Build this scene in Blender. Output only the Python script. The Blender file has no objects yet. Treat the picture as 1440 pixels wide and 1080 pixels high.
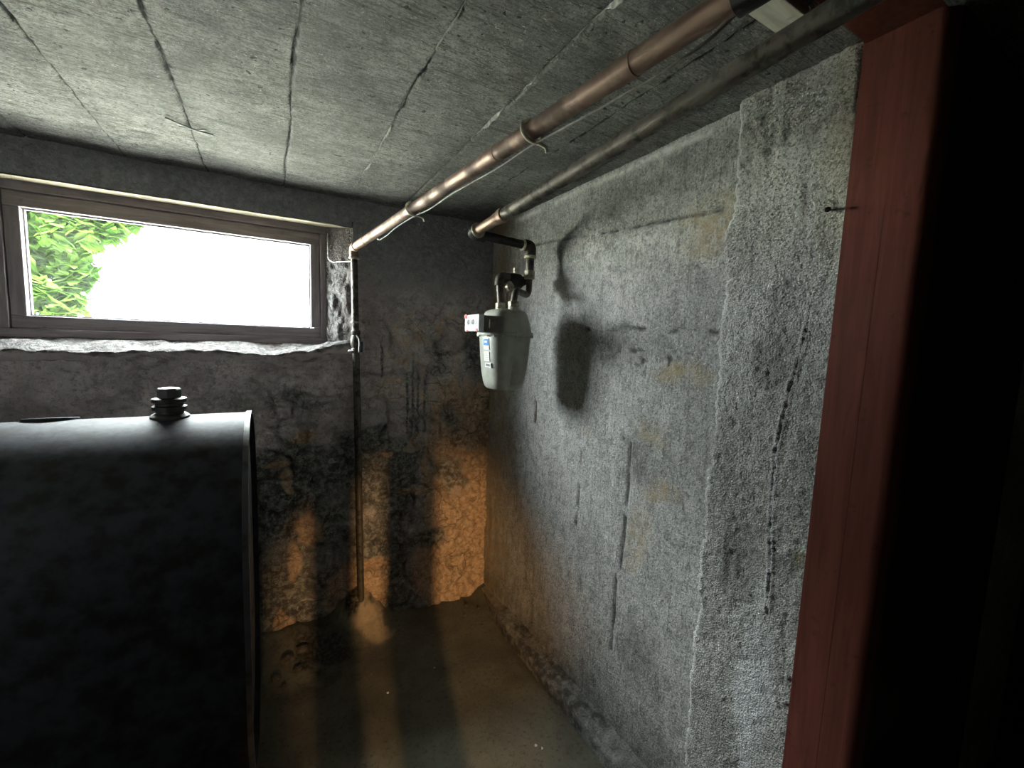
import bpy, bmesh, math, random
import numpy as np
from mathutils import Vector, Matrix
random.seed(7)
SC = bpy.context.scene
COL = SC.collection

# ------------------------------------------------------------------ camera, sky, sun, exposure
CAM_H = 1.5
YAW, PITCH, ROLL, FPX = math.radians(29.794), math.radians(5.837), math.radians(-2.121), 592.43
fwd = Vector((math.sin(YAW) * math.cos(PITCH), math.cos(YAW) * math.cos(PITCH), -math.sin(PITCH)))
rgt = Vector((math.cos(YAW), -math.sin(YAW), 0))
dwn = fwd.cross(rgt)
r2 = rgt * math.cos(ROLL) + dwn * math.sin(ROLL)
d2 = -rgt * math.sin(ROLL) + dwn * math.cos(ROLL)
cam_data = bpy.data.cameras.new('camera')
cam_data.sensor_width = 36
cam_data.lens = FPX / 1440 * 36
cam_data.clip_start = 0.02
cam = bpy.data.objects.new('camera', cam_data)
COL.objects.link(cam)
m3 = Matrix((r2, -d2, -fwd)).transposed()
cam.matrix_world = Matrix.Translation((0, 0, CAM_H)) @ m3.to_4x4()
SC.camera = cam

SC.view_settings.view_transform = 'Standard'
SC.view_settings.look = 'None'
SC.view_settings.gamma = 1
SC.view_settings.use_curve_mapping = False
SC.view_settings.exposure = 3.38
SC.cycles.use_denoising = True
SC.cycles.max_bounces = 14
SC.cycles.diffuse_bounces = 8
SC.cycles.transparent_max_bounces = 16

world = bpy.data.worlds.new('overcast_sky')
SC.world = world
world.use_nodes = True
wb = world.node_tree.nodes['Background']
wb.inputs['Color'].default_value = (0.92, 0.955, 1.0, 1)
wb.inputs['Strength'].default_value = 9.0

sun_d = bpy.data.lights.new('sun', 'SUN')
sun_d.energy = 34
sun_d.angle = math.radians(3)
sun_d.color = (1.0, 0.97, 0.92)
sun = bpy.data.objects.new('sun', sun_d)
COL.objects.link(sun)
sun.rotation_euler = Vector((-0.25, 0.55, -1.0)).to_track_quat('-Z', 'Y').to_euler()   # comes over the house, never straight in

# daylight sampling portal in the window opening (gives no light of its own)
pd = bpy.data.lights.new('window_portal', 'AREA')
pd.shape = 'RECTANGLE'
pd.size, pd.size_y = 1.0, 0.42
pd.cycles.is_portal = True
po = bpy.data.objects.new('window_portal', pd)
COL.objects.link(po)
po.location = (-0.315, 2.36, 1.73)
po.rotation_euler = (math.radians(-90), 0, 0)

# warm work lamp burning low down in the room behind the camera
ld = bpy.data.lights.new('work_lamp', 'SPOT')
ld.energy = 28
ld.color = (1.0, 0.60, 0.26)
ld.spot_size = math.radians(24)
ld.spot_blend = 0.7
ld.shadow_soft_size = 0.016
lo = bpy.data.objects.new('work_lamp', ld)
COL.objects.link(lo)
lo.location = (-0.06, -1.6, 0.95)
lo.rotation_euler = (Vector((0.68, 2.144, 0.20)) - Vector(lo.location)).to_track_quat('-Z', 'Y').to_euler()

# ------------------------------------------------------------------ numpy noise
def _hash(ix, iy, seed):
    h = (ix.astype(np.int64) * 374761393 + iy.astype(np.int64) * 668265263 + seed * 1442695041) & 0xFFFFFFFF
    h = ((h ^ (h >> 13)) * 1274126177) & 0xFFFFFFFF
    h = (h ^ (h >> 16)) & 0xFFFFFFFF
    return h / 4294967295.0
def vn(x, y, seed=0):
    x, y = np.broadcast_arrays(np.asarray(x, float), np.asarray(y, float))
    fx, fy = np.floor(x), np.floor(y)
    u, v = x - fx, y - fy
    u, v = u * u * u * (u * (u * 6 - 15) + 10), v * v * v * (v * (v * 6 - 15) + 10)
    a, b = _hash(fx, fy, seed), _hash(fx + 1, fy, seed)
    c, d = _hash(fx, fy + 1, seed), _hash(fx + 1, fy + 1, seed)
    return (a * (1 - u) + b * u) * (1 - v) + (c * (1 - u) + d * u) * v
def fbm(x, y, seed=0, octv=4, gain=0.5):
    s, a, t = 0, 1.0, 0
    for k in range(octv):
        s = s + a * vn(x * 2 ** k + 17.3 * k, y * 2 ** k - 9.1 * k, seed + k)
        t += a
        a *= gain
    return s / t
def sst(a, b, x):
    t = np.clip((x - a) / (b - a), 0, 1)
    return t * t * (3 - 2 * t)
def blob(x, y, cx, cy, rx, ry):
    return np.clip(1 - np.sqrt(((x - cx) / rx) ** 2 + ((y - cy) / ry) ** 2), 0, 1)
def seg(x, y, pts, w):
    """soft line of half-width w through the points"""
    out = np.zeros(np.broadcast(x, y).shape)
    for (ax, ay), (bx, by) in zip(pts[:-1], pts[1:]):
        dx, dy = bx - ax, by - ay
        t = np.clip(((x - ax) * dx + (y - ay) * dy) / (dx * dx + dy * dy), 0, 1)
        d = np.sqrt((x - ax - t * dx) ** 2 + (y - ay - t * dy) ** 2)
        out = np.maximum(out, np.clip(1 - d / w, 0, 1))
    return out

# ------------------------------------------------------------------ mesh helpers
def link(name, me, mat, parent=None, smooth=False):
    o = bpy.data.objects.new(name, me)
    COL.objects.link(o)
    if mat is not None:
        me.materials.append(mat)
    if smooth:
        me.polygons.foreach_set('use_smooth', [True] * len(me.polygons))
    if parent is not None:
        o.parent = parent
        o.matrix_parent_inverse = Matrix.Translation(-Vector(parent.location))
    return o
def tag(o, label=None, cat=None, group=None, kind=None):
    for k, v in (('label', label), ('category', cat), ('group', group), ('kind', kind)):
        if v:
            o[k] = v
    return o
def empty(name, loc, label, cat, group=None, kind=None):
    o = bpy.data.objects.new(name, None)
    COL.objects.link(o)
    o.location = loc
    o.empty_display_size = 0.05
    return tag(o, label, cat, group, kind)

class MB:
    """collects shapes for ONE mesh object"""
    def __init__(s):
        s.v, s.f = [], []
    def box(s, a, b):
        n = len(s.v)
        (x0, y0, z0), (x1, y1, z1) = a, b
        s.v += [(x0, y0, z0), (x1, y0, z0), (x1, y1, z0), (x0, y1, z0), (x0, y0, z1), (x1, y0, z1), (x1, y1, z1), (x0, y1, z1)]
        s.f += [tuple(n + i for i in q) for q in ((0, 3, 2, 1), (4, 5, 6, 7), (0, 1, 5, 4), (1, 2, 6, 5), (2, 3, 7, 6), (3, 0, 4, 7))]
        return s
    def rings(s, rings, cap=True):
        n = len(s.v)
        k = len(rings[0])
        for r in rings:
            s.v += [tuple(p) for p in r]
        for i in range(len(rings) - 1):
            for j in range(k):
                a, b = n + i * k + j, n + i * k + (j + 1) % k
                s.f.append((a, b, b + k, a + k))
        if cap:
            s.f.append(tuple(n + j for j in reversed(range(k))))
            s.f.append(tuple(n + (len(rings) - 1) * k + j for j in range(k)))
        return s
    def tube(s, pts, r, fillet=0.0, n=16, wob=None):
        P = [Vector(p) for p in pts]
        path = [P[0]]
        for i in range(1, len(P) - 1):
            a, b = (P[i - 1] - P[i]), (P[i + 1] - P[i])
            f = min(fillet, a.length * 0.49, b.length * 0.49)
            if f < 1e-5:
                path.append(P[i])
                continue
            A, B = P[i] + a.normalized() * f, P[i] + b.normalized() * f
            for k in range(9):
                t = k / 8
                path.append(A * (1 - t) ** 2 + P[i] * 2 * t * (1 - t) + B * t * t)
        path.append(P[-1])
        T = []
        for i in range(len(path)):
            T.append((path[min(i + 1, len(path) - 1)] - path[max(i - 1, 0)]).normalized())
        up = Vector((0, 0, 1)) if abs(T[0].z) < 0.9 else Vector((1, 0, 0))
        u = T[0].cross(up).normalized()
        rings = []
        for i, p in enumerate(path):
            u = (u - T[i] * u.dot(T[i])).normalized()
            w = T[i].cross(u)
            rr = r[i] if isinstance(r, (list, tuple)) else r
            rings.append([p + (u * math.cos(2 * math.pi * k / n) + w * math.sin(2 * math.pi * k / n)) * rr for k in range(n)])
        return s.rings(rings)
    def lathe(s, prof, o=(0, 0, 0), axis=(0, 0, 1), n=24):
        """prof: (radius, height) pairs along axis from o"""
        ax = Vector(axis).normalized()
        up = Vector((0, 0, 1)) if abs(ax.z) < 0.9 else Vector((1, 0, 0))
        u = ax.cross(up).normalized()
        w = ax.cross(u)
        return s.rings([[Vector(o) + ax * h + (u * math.cos(2 * math.pi * k / n) + w * math.sin(2 * math.pi * k / n)) * r for k in range(n)] for r, h in prof])
    def build(s, name, mat, parent=None, smooth=False, bevel=0.0, segs=2):
        me = bpy.data.meshes.new(name)
        me.from_pydata([tuple(p) for p in s.v], [], s.f)
        bm = bmesh.new()
        bm.from_mesh(me)
        bmesh.ops.recalc_face_normals(bm, faces=bm.faces)
        if bevel:
            bmesh.ops.bevel(bm, geom=[e for e in bm.edges if e.calc_face_angle(0) > 0.6], offset=bevel, segments=segs, affect='EDGES', profile=0.6)
        if smooth:
            for f in bm.faces:
                f.smooth = len(f.verts) <= 4
            for e in bm.edges:
                if e.calc_face_angle(0) > 0.7:
                    e.smooth = False
        bm.to_mesh(me)
        bm.free()
        return link(name, me, mat, parent)

def grid(name, U, V, fn, mat, parent=None, keep=None, attrs=None, extra=None):
    """surface over arrays U x V; fn(u,v) -> x,y,z arrays; attrs: dict name -> array; keep(uc,vc) -> bool for faces"""
    uu, vv = np.meshgrid(U, V, indexing='ij')
    x, y, z = fn(uu, vv)
    co = np.stack(np.broadcast_arrays(x, y, z), -1).reshape(-1, 3)
    nu, nv = len(U), len(V)
    i, j = np.meshgrid(np.arange(nu - 1), np.arange(nv - 1), indexing='ij')
    if keep is not None:
        k = keep((uu[:-1, :-1] + uu[1:, 1:]) / 2, (vv[:-1, :-1] + vv[1:, 1:]) / 2)
        i, j = i[k], j[k]
    i, j = i.ravel(), j.ravel()
    F = np.stack([i * nv + j, (i + 1) * nv + j, (i + 1) * nv + j + 1, i * nv + j + 1], -1)
    at = {k: np.broadcast_to(a, uu.shape).ravel() for k, a in (attrs(uu, vv) if attrs else {}).items()}
    nsm = len(F)
    if extra is not None:                       # plain solid backing, same object
        ev = np.array(extra.v, float)
        ef = np.array(extra.f) + len(co)
        co = np.vstack([co, ev])
        F = np.vstack([F, ef])
        at = {k: np.append(a, np.zeros(len(ev))) for k, a in at.items()}
    me = bpy.data.meshes.new(name)
    me.vertices.add(len(co))
    me.vertices.foreach_set('co', co.ravel())
    me.loops.add(len(F) * 4)
    me.loops.foreach_set('vertex_index', F.ravel().astype(np.int32))
    me.polygons.add(len(F))
    me.polygons.foreach_set('loop_start', np.arange(0, len(F) * 4, 4, dtype=np.int32))
    me.polygons.foreach_set('use_smooth', np.arange(len(F)) < nsm)
    for k, a in at.items():
        t = me.attributes.new(k, 'FLOAT', 'POINT')
        t.data.foreach_set('value', np.ascontiguousarray(a, dtype=np.float32))
    me.update(calc_edges=True)
    me.validate()
    return link(name, me, mat, parent)

# ------------------------------------------------------------------ material helpers
class NT:
    def __init__(s, name):
        s.m = bpy.data.materials.new(name)
        s.m.use_nodes = True
        s.t = s.m.node_tree
        s.n = s.t.nodes
        s.b = s.n['Principled BSDF']
        s.out = s.n['Material Output']
        tc = s.n.new('ShaderNodeTexCoord')
        s.P = tc.outputs['Object']
    def L(s, a, b):
        if hasattr(a, 'is_output'):
            s.t.links.new(a, b)
        elif isinstance(a, (tuple, list)) and len(a) == 3 and b.type == 'RGBA':
            b.default_value = (*a, 1)
        else:
            b.default_value = a
    def scale(s, v, vec=None):
        q = s.n.new('ShaderNodeVectorMath')
        q.operation = 'MULTIPLY'
        s.L(vec or s.P, q.inputs[0])
        q.inputs[1].default_value = v
        return q.outputs[0]
    def noise(s, sc, det=4, rough=0.55, vec=None, dist=0.0):
        q = s.n.new('ShaderNodeTexNoise')
        q.inputs['Scale'].default_value = sc
        q.inputs['Detail'].default_value = det
        q.inputs['Roughness'].default_value = rough
        q.inputs['Distortion'].default_value = dist
        s.L(vec or s.P, q.inputs['Vector'])
        return q.outputs[0]
    def voro(s, sc, vec=None, feat='F1'):
        q = s.n.new('ShaderNodeTexVoronoi')
        q.feature = feat
        q.inputs['Scale'].default_value = sc
        s.L(vec or s.P, q.inputs['Vector'])
        return q.outputs['Distance']
    def math(s, op, a, b=0.0, c=None):
        q = s.n.new('ShaderNodeMath')
        q.operation = op
        s.L(a, q.inputs[0])
        s.L(b, q.inputs[1])
        if c is not None:
            s.L(c, q.inputs[2])
        return q.outputs[0]
    def step(s, x, a, b, lo=0.0, hi=1.0):
        q = s.n.new('ShaderNodeMapRange')
        q.interpolation_type = 'SMOOTHSTEP'
        s.L(x, q.inputs['Value'])
        for k, v in (('From Min', a), ('From Max', b), ('To Min', lo), ('To Max', hi)):
            s.L(v, q.inputs[k])
        return q.outputs[0]
    def mix(s, f, a, b, mode='MIX'):
        q = s.n.new('ShaderNodeMix')
        q.data_type = 'RGBA'
        q.blend_type = mode
        s.L(f, q.inputs[0])
        s.L(a, q.inputs[6])
        s.L(b, q.inputs[7])
        return q.outputs[2]
    def attr(s, name):
        q = s.n.new('ShaderNodeAttribute')
        q.attribute_name = name
        return q.outputs['Fac']
    def bump(s, h, strength, dist, normal=None):
        q = s.n.new('ShaderNodeBump')
        q.inputs['Strength'].default_value = strength
        q.inputs['Distance'].default_value = dist
        s.L(h, q.inputs['Height'])
        if normal is not None:
            s.L(normal, q.inputs['Normal'])
        return q.outputs[0]
    def done(s, col, rough=0.9, metal=0.0, normal=None, spec=0.3):
        s.L(col, s.b.inputs['Base Color'])
        s.L(rough, s.b.inputs['Roughness'])
        s.L(metal, s.b.inputs['Metallic'])
        s.b.inputs['Specular IOR Level'].default_value = spec
        if normal is not None:
            s.L(normal, s.b.inputs['Normal'])
        return s.m

def mat_plain(name, col, rough=0.7, metal=0.0, var=0.25, nsc=40, bump=0.15, dark=None, spec=0.4):
    t = NT(name)
    n = t.noise(nsc, 5)
    d = dark or tuple(c * (1 - var) * 0.8 for c in col)
    c = t.mix(t.step(n, 0.35, 0.65), d, col)
    return t.done(c, rough, metal, t.bump(t.noise(nsc * 3, 4), bump, 0.002) if bump else None, spec)

def mat_ceiling():
    t = NT('board_marked_concrete')
    grain = t.noise(1.0, 6, 0.75, t.scale((9, 110, 9)), 1.6)
    fine = t.noise(150, 6, 0.8)
    big = t.noise(5, 7, 0.75)
    med = t.noise(34, 6, 0.8)
    c = t.mix(t.step(big, 0.34, 0.66), (0.20, 0.197, 0.182), (0.41, 0.403, 0.372))
    c = t.mix(t.step(med, 0.48, 0.60, 0, 0.55), c, (0.15, 0.148, 0.138))
    c = t.mix(t.step(grain, 0.50, 0.60, 0, 0.75), c, (0.085, 0.084, 0.078))
    c = t.mix(t.step(fine, 0.51, 0.57, 0, 0.7), c, (0.10, 0.10, 0.092))
    scr = t.noise(1.0, 7, 0.8, t.scale((45, 95, 45)), 2.5)
    c = t.mix(t.step(scr, 0.57, 0.64, 0, 0.8), c, (0.80, 0.79, 0.73))
    c = t.mix(t.step(t.noise(48, 4, 0.6), 0.64, 0.68, 0, 0.9), c, (0.04, 0.04, 0.037))
    c = t.mix(t.math('MULTIPLY', t.attr('dirt'), t.step(t.noise(60, 4), 0.25, 0.5, 0.5, 1)), c, (0.02, 0.02, 0.018))
    h = t.math('ADD', t.math('MULTIPLY', grain, -1.3), fine)
    return t.done(c, 0.92, 0, t.bump(h, 1.0, 0.012), 0.2)

def mat_wall_back():
    t = NT('sooty_parged_rubble')
    f1 = t.noise(34, 7, 0.78)
    f2 = t.noise(9, 6, 0.65)
    f3 = t.noise(110, 5, 0.75)
    nz = t.math('SUBTRACT', t.math('ADD', t.math('MULTIPLY', f1, 0.55), t.math('MULTIPLY', t.noise(12, 7, 0.75, None, 0.6), 0.45)), 0.5)
    c = t.mix(t.step(f2, 0.34, 0.66), (0.52, 0.45, 0.45), (0.80, 0.71, 0.70))
    c = t.mix(t.step(f1, 0.48, 0.62, 0, 0.7), c, (0.32, 0.275, 0.27))
    def edged(name, soft=0.13, amp=2.0):
        return t.step(t.math('ADD', t.attr(name), t.math('MULTIPLY', nz, amp)), 0.5 - soft, 0.5 + soft)
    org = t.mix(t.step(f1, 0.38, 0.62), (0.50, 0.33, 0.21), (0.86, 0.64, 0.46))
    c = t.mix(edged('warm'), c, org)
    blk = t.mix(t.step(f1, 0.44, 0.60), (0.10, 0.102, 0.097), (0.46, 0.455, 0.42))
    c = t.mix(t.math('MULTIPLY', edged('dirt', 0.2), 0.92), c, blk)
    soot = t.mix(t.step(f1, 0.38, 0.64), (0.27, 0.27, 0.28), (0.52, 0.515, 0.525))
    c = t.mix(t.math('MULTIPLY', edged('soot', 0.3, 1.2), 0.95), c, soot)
    c = t.mix(edged('pale', 0.10, 1.7), c, t.mix(f1, (0.5, 0.37, 0.29), (0.76, 0.60, 0.49)))
    c = t.mix(t.step(f3, 0.56, 0.66, 0, 0.5), c, (0.10, 0.088, 0.082))
    # creases between parged stones, broken up; their shade is darkened into the colour
    def crease(sc, w, k):
        off = t.n.new('ShaderNodeTexNoise')
        off.inputs['Scale'].default_value = sc * 0.9
        off.inputs['Detail'].default_value = 5
        t.L(t.P, off.inputs['Vector'])
        va = t.n.new('ShaderNodeVectorMath')
        va.operation = 'MULTIPLY_ADD'
        t.L(off.outputs['Color'], va.inputs[0])
        va.inputs[1].default_value = (1.6 / sc,) * 3
        t.L(t.P, va.inputs[2])
        e = t.step(t.voro(sc, va.outputs[0], 'DISTANCE_TO_EDGE'), 0.0, w, 1.0, 0.0)
        return t.math('MULTIPLY', e, t.step(t.noise(sc * 0.6, 4), 0.42, 0.6, 0.0, k))
    cr = t.math('MAXIMUM', crease(9, 0.05, 0.55), crease(24, 0.09, 0.40))
    cr = t.math('MULTIPLY', cr, t.step(t.math('ADD', t.attr('warm'), t.attr('dirt')), 0.25, 0.7, 0.25, 1.0))
    c = t.mix(cr, c, (0.05, 0.042, 0.038))
    h = t.math('ADD', f1, t.math('MULTIPLY', f3, 0.5))
    h = t.math('SUBTRACT', h, t.math('MULTIPLY', cr, 0.6))
    return t.done(c, 0.9, 0, t.bump(h, 1.0, 0.016), 0.25)

def mat_wall_right():
    t = NT('formed_concrete')
    big = t.noise(3.2, 7, 0.7)
    med = t.noise(24, 7, 0.8)
    c = t.mix(t.step(big, 0.34, 0.66), (0.43, 0.425, 0.405), (0.66, 0.65, 0.62))
    c = t.mix(t.step(med, 0.47, 0.60, 0, 0.6), c, (0.23, 0.226, 0.213))
    st = t.noise(1.0, 5, 0.7, t.scale((45, 75, 9)))
    c = t.mix(t.step(st, 0.54, 0.64, 0, 0.5), c, (0.17, 0.168, 0.16))
    sp = t.noise(155, 5, 0.78)
    c = t.mix(t.step(sp, 0.52, 0.57, 0, 0.72), c, (0.13, 0.128, 0.12))
    c = t.mix(t.step(t.noise(120, 6, 0.8), 0.55, 0.62, 0, 0.75), c, (0.86, 0.85, 0.81))
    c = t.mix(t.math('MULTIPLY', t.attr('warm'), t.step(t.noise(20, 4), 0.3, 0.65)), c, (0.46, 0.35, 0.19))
    c = t.mix(t.math('MULTIPLY', t.attr('rust'), 0.9), c, (0.10, 0.045, 0.02))
    c = t.mix(t.math('MULTIPLY', t.attr('dirt'), t.step(t.noise(30, 5), 0.25, 0.6, 0.3, 1)), c, (0.045, 0.044, 0.04))
    c = t.mix(t.math('MULTIPLY', t.attr('pale'), t.step(t.noise(40, 5), 0.3, 0.6, 0.2, 1)), c, (0.85, 0.84, 0.8))
    h = t.math('ADD', t.math('MULTIPLY', st, 0.5), t.math('MULTIPLY', sp, 0.9))
    h = t.math('ADD', h, t.noise(85, 5, 0.75))
    return t.done(c, 0.92, 0, t.bump(h, 1.0, 0.008), 0.2)

def mat_pier():
    t = NT('rough_cast_plaster')
    f = t.noise(150, 6, 0.8)
    big = t.noise(7, 6, 0.7)
    c = t.mix(t.step(big, 0.34, 0.66), (0.44, 0.43, 0.40), (0.62, 0.61, 0.575))
    c = t.mix(t.step(f, 0.50, 0.56, 0, 0.72), c, (0.15, 0.146, 0.132))
    c = t.mix(t.step(t.noise(190, 5, 0.75), 0.55, 0.61, 0, 0.7), c, (0.82, 0.81, 0.77))
    c = t.mix(t.math('MULTIPLY', t.attr('warm'), t.step(f, 0.3, 0.6, 0.4, 1)), c, (0.30, 0.24, 0.08))
    c = t.mix(t.math('MULTIPLY', t.attr('dirt'), t.step(t.noise(40, 5), 0.3, 0.6, 0.2, 1)), c, (0.10, 0.098, 0.085))
    c = t.mix(t.math('MULTIPLY', t.attr('pale'), t.step(f, 0.3, 0.6, 0.3, 1)), c, (0.80, 0.81, 0.83))
    h = t.math('ADD', f, t.math('MULTIPLY', t.voro(240), 0.8))
    return t.done(c, 0.95, 0, t.bump(h, 0.9, 0.006), 0.15)

def mat_floor():
    t = NT('dirty_concrete_floor')
    big = t.noise(4, 6, 0.6)
    f = t.noise(60, 6, 0.65)
    c = t.mix(t.step(big, 0.3, 0.7), (0.095, 0.090, 0.069), (0.17, 0.16, 0.122))
    c = t.mix(t.step(f, 0.5, 0.7, 0, 0.6), c, (0.05, 0.043, 0.034))
    c = t.mix(t.step(t.noise(140, 2), 0.70, 0.74, 0, 0.7), c, (0.36, 0.33, 0.28))
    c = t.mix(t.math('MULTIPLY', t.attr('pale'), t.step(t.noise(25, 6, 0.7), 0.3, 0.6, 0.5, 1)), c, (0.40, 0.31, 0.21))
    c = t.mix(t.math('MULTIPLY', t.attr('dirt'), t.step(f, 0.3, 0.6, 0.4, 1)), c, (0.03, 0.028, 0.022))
    return t.done(c, 0.9, 0, t.bump(f, 0.5, 0.006), 0.25)

def mat_sill():
    t = NT('crumbled_plaster')
    f = t.noise(45, 6, 0.7)
    c = t.mix(t.step(f, 0.32, 0.68), (0.07, 0.062, 0.06), (0.24, 0.232, 0.225))
    c = t.mix(t.attr('wall'), c, t.mix(f, (0.40, 0.345, 0.345), (0.72, 0.63, 0.62)))
    c = t.mix(t.math('MULTIPLY', t.attr('dirt'), 0.92), c, t.mix(f, (0.05, 0.043, 0.042), (0.13, 0.11, 0.10)))
    return t.done(c, 0.92, 0, t.bump(t.math('ADD', f, t.noise(150, 4)), 1.0, 0.014), 0.2)

def mat_wood(name, a, b, axis=(6, 80, 80), rough=0.75, bump=0.3, spec=0.3):
    t = NT(name)
    g = t.noise(1.0, 5, 0.6, t.scale(axis), 0.8)
    c = t.mix(t.step(g, 0.3, 0.7), a, b)
    c = t.mix(t.step(t.noise(30, 5, 0.7), 0.58, 0.72, 0, 0.5), c, tuple(x * 0.45 for x in a))
    return t.done(c, rough, 0, t.bump(g, bump, 0.003), spec)

def mat_metal(name, col, tarn, rough=0.35, metal=1.0, nsc=18, lo=0.45, hi=0.65, bump=0.1, axis=(1, 1, 1)):
    t = NT(name)
    n = t.noise(nsc, 5, 0.65, t.scale(axis))
    k = t.step(n, lo, hi)
    c = t.mix(k, col, tarn)
    return t.done(c, t.step(n, lo, hi, rough, min(1, rough + 0.3)), t.step(n, lo, hi, metal, metal * 0.55), t.bump(t.noise(nsc * 6, 4), bump, 0.002), 0.5)

def mat_glass():
    t = NT('dusty_window_glass')
    tr = t.n.new('ShaderNodeBsdfTransparent')
    tr.inputs[0].default_value = (0.93, 0.96, 0.94, 1)
    gl = t.n.new('ShaderNodeBsdfGlossy')
    gl.inputs['Roughness'].default_value = 0.03
    tl = t.n.new('ShaderNodeBsdfTranslucent')
    tl.inputs[0].default_value = (0.8, 0.85, 0.8, 1)
    m1 = t.n.new('ShaderNodeMixShader')
    t.L(t.step(t.noise(25, 5, 0.7), 0.3, 0.75, 0.001, 0.004), m1.inputs[0])
    t.L(tr.outputs[0], m1.inputs[1])
    t.L(tl.outputs[0], m1.inputs[2])
    m2 = t.n.new('ShaderNodeMixShader')
    m2.inputs[0].default_value = 0.03
    t.L(m1.outputs[0], m2.inputs[1])
    t.L(gl.outputs[0], m2.inputs[2])
    t.L(m2.outputs[0], t.out.inputs['Surface'])
    return t.m

def mat_leaf():
    t = NT('spring_leaf')
    n = t.noise(3, 3)
    c = t.mix(t.step(n, 0.35, 0.65), (0.010, 0.028, 0.003), (0.030, 0.058, 0.009))
    t.done(c, 0.9, 0, None, 0.0)
    tl = t.n.new('ShaderNodeBsdfTranslucent')
    t.L(t.mix(0.5, c, (0.036, 0.075, 0.012)), tl.inputs[0])
    m = t.n.new('ShaderNodeMixShader')
    m.inputs[0].default_value = 0.4
    t.L(t.b.outputs[0], m.inputs[1])
    t.L(tl.outputs[0], m.inputs[2])
    t.L(m.outputs[0], t.out.inputs['Surface'])
    return t.m

M = dict(
    ceiling=mat_ceiling(), back=mat_wall_back(), right=mat_wall_right(), pier=mat_pier(), floor=mat_floor(), sill=mat_sill(),
    hall=mat_plain('dark_hall_wall', (0.045, 0.038, 0.034), 0.9, 0, 0.3, 8, 0.2, spec=0.1),
    red=mat_wood('red_brown_paint', (0.10, 0.030, 0.021), (0.145, 0.044, 0.031), (60, 60, 4), 0.65, 0.12, 0.12),
    frame=mat_wood('weathered_frame_wood', (0.19, 0.165, 0.18), (0.29, 0.255, 0.275), (5, 80, 60), 0.8),
    framev=mat_wood('weathered_stile_wood', (0.19, 0.165, 0.18), (0.29, 0.255, 0.275), (60, 80, 5), 0.8),
    lintel=mat_wood('raw_lintel_wood', (0.13, 0.105, 0.065), (0.26, 0.22, 0.15), (4, 60, 60), 0.8),
    white_board=mat_wood('pale_painted_board', (0.50, 0.47, 0.38), (0.66, 0.63, 0.53), (6, 60, 60), 0.8),
    copper=mat_metal('tarnished_copper', (0.27, 0.18, 0.135), (0.115, 0.07, 0.052), 0.50, 0.7, 9),
    solder=mat_metal('dull_solder', (0.55, 0.50, 0.42), (0.28, 0.22, 0.18), 0.4, 0.8, 60),
    iron=mat_metal('grey_iron_pipe', (0.125, 0.11, 0.09), (0.045, 0.038, 0.03), 0.52, 0.55, 30),
    black_iron=mat_metal('black_iron', (0.035, 0.033, 0.03), (0.02, 0.018, 0.016), 0.5, 0.5, 30),
    fitting=mat_metal('galvanised_fitting', (0.52, 0.49, 0.38), (0.22, 0.20, 0.15), 0.5, 0.5, 60),
    putty=mat_plain('pipe_dope', (0.62, 0.58, 0.42), 0.8, 0, 0.3, 80),
    tank=mat_plain('dark_tank_steel', (0.040, 0.042, 0.050), 0.58, 0, 0.3, 22, 0.2, dark=(0.020, 0.018, 0.018), spec=0.10),
    tank_end=mat_metal('tank_head_steel', (0.07, 0.07, 0.074), (0.035, 0.03, 0.027), 0.42, 0.0, 14, 0.42, 0.68, 0.2),
    meter=mat_plain('grey_meter_enamel', (0.37, 0.375, 0.325), 0.40, 0, 0.12, 25, 0.05, dark=(0.30, 0.30, 0.255), spec=0.5),
    meter_dark=mat_plain('brown_grey_index_case', (0.155, 0.13, 0.115), 0.5, 0, 0.15, 50, 0.05),
    white=mat_plain('white_plastic', (0.78, 0.80, 0.80), 0.4, 0, 0.06, 50, 0.0),
    redp=mat_plain('red_sticker', (0.62, 0.03, 0.04), 0.5, 0, 0.1, 50, 0.0),
    blue=mat_plain('blue_sticker', (0.02, 0.19, 0.50), 0.5, 0, 0.1, 50, 0.0),
    label_white=mat_plain('white_sticker', (0.80, 0.80, 0.76), 0.5, 0, 0.08, 90, 0.0),
    ink=mat_plain('dark_print', (0.06, 0.06, 0.07), 0.5, 0, 0.1, 50, 0.0),
    cable=mat_plain('grey_cable', (0.22, 0.205, 0.18), 0.6, 0, 0.2, 60, 0.05),
    tie=mat_plain('off_white_tie', (0.88, 0.82, 0.66), 0.6, 0, 0.15, 60, 0.05),
    wire=mat_metal('bright_wire', (0.62, 0.60, 0.57), (0.3, 0.24, 0.2), 0.4, 0.7, 60),
    rusty=mat_metal('rusty_nail', (0.10, 0.07, 0.055), (0.06, 0.03, 0.02), 0.6, 0.5, 90),
    stone=mat_plain('grey_rubble', (0.13, 0.115, 0.10), 0.9, 0, 0.35, 30, 0.3),
    fin=mat_plain('pale_concrete_fin', (0.50, 0.50, 0.45), 0.95, 0, 0.35, 90, 0.3),
    glass=mat_glass(), leaf=mat_leaf(),
    bark=mat_plain('tree_bark', (0.12, 0.09, 0.07), 0.9, 0, 0.4, 20, 0.4),
    ground=mat_plain('pale_gravel_and_grass', (0.46, 0.47, 0.41), 0.95, 0, 0.3, 6, 0.2),
    web=mat_plain('dusty_thread', (0.40, 0.39, 0.37), 0.9, 0, 0.2, 90, 0.0),
)

# ------------------------------------------------------------------ the room
XW, YB, ZC = 1.083, 2.144, 2.125        # right wall, window wall, ceiling

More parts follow.
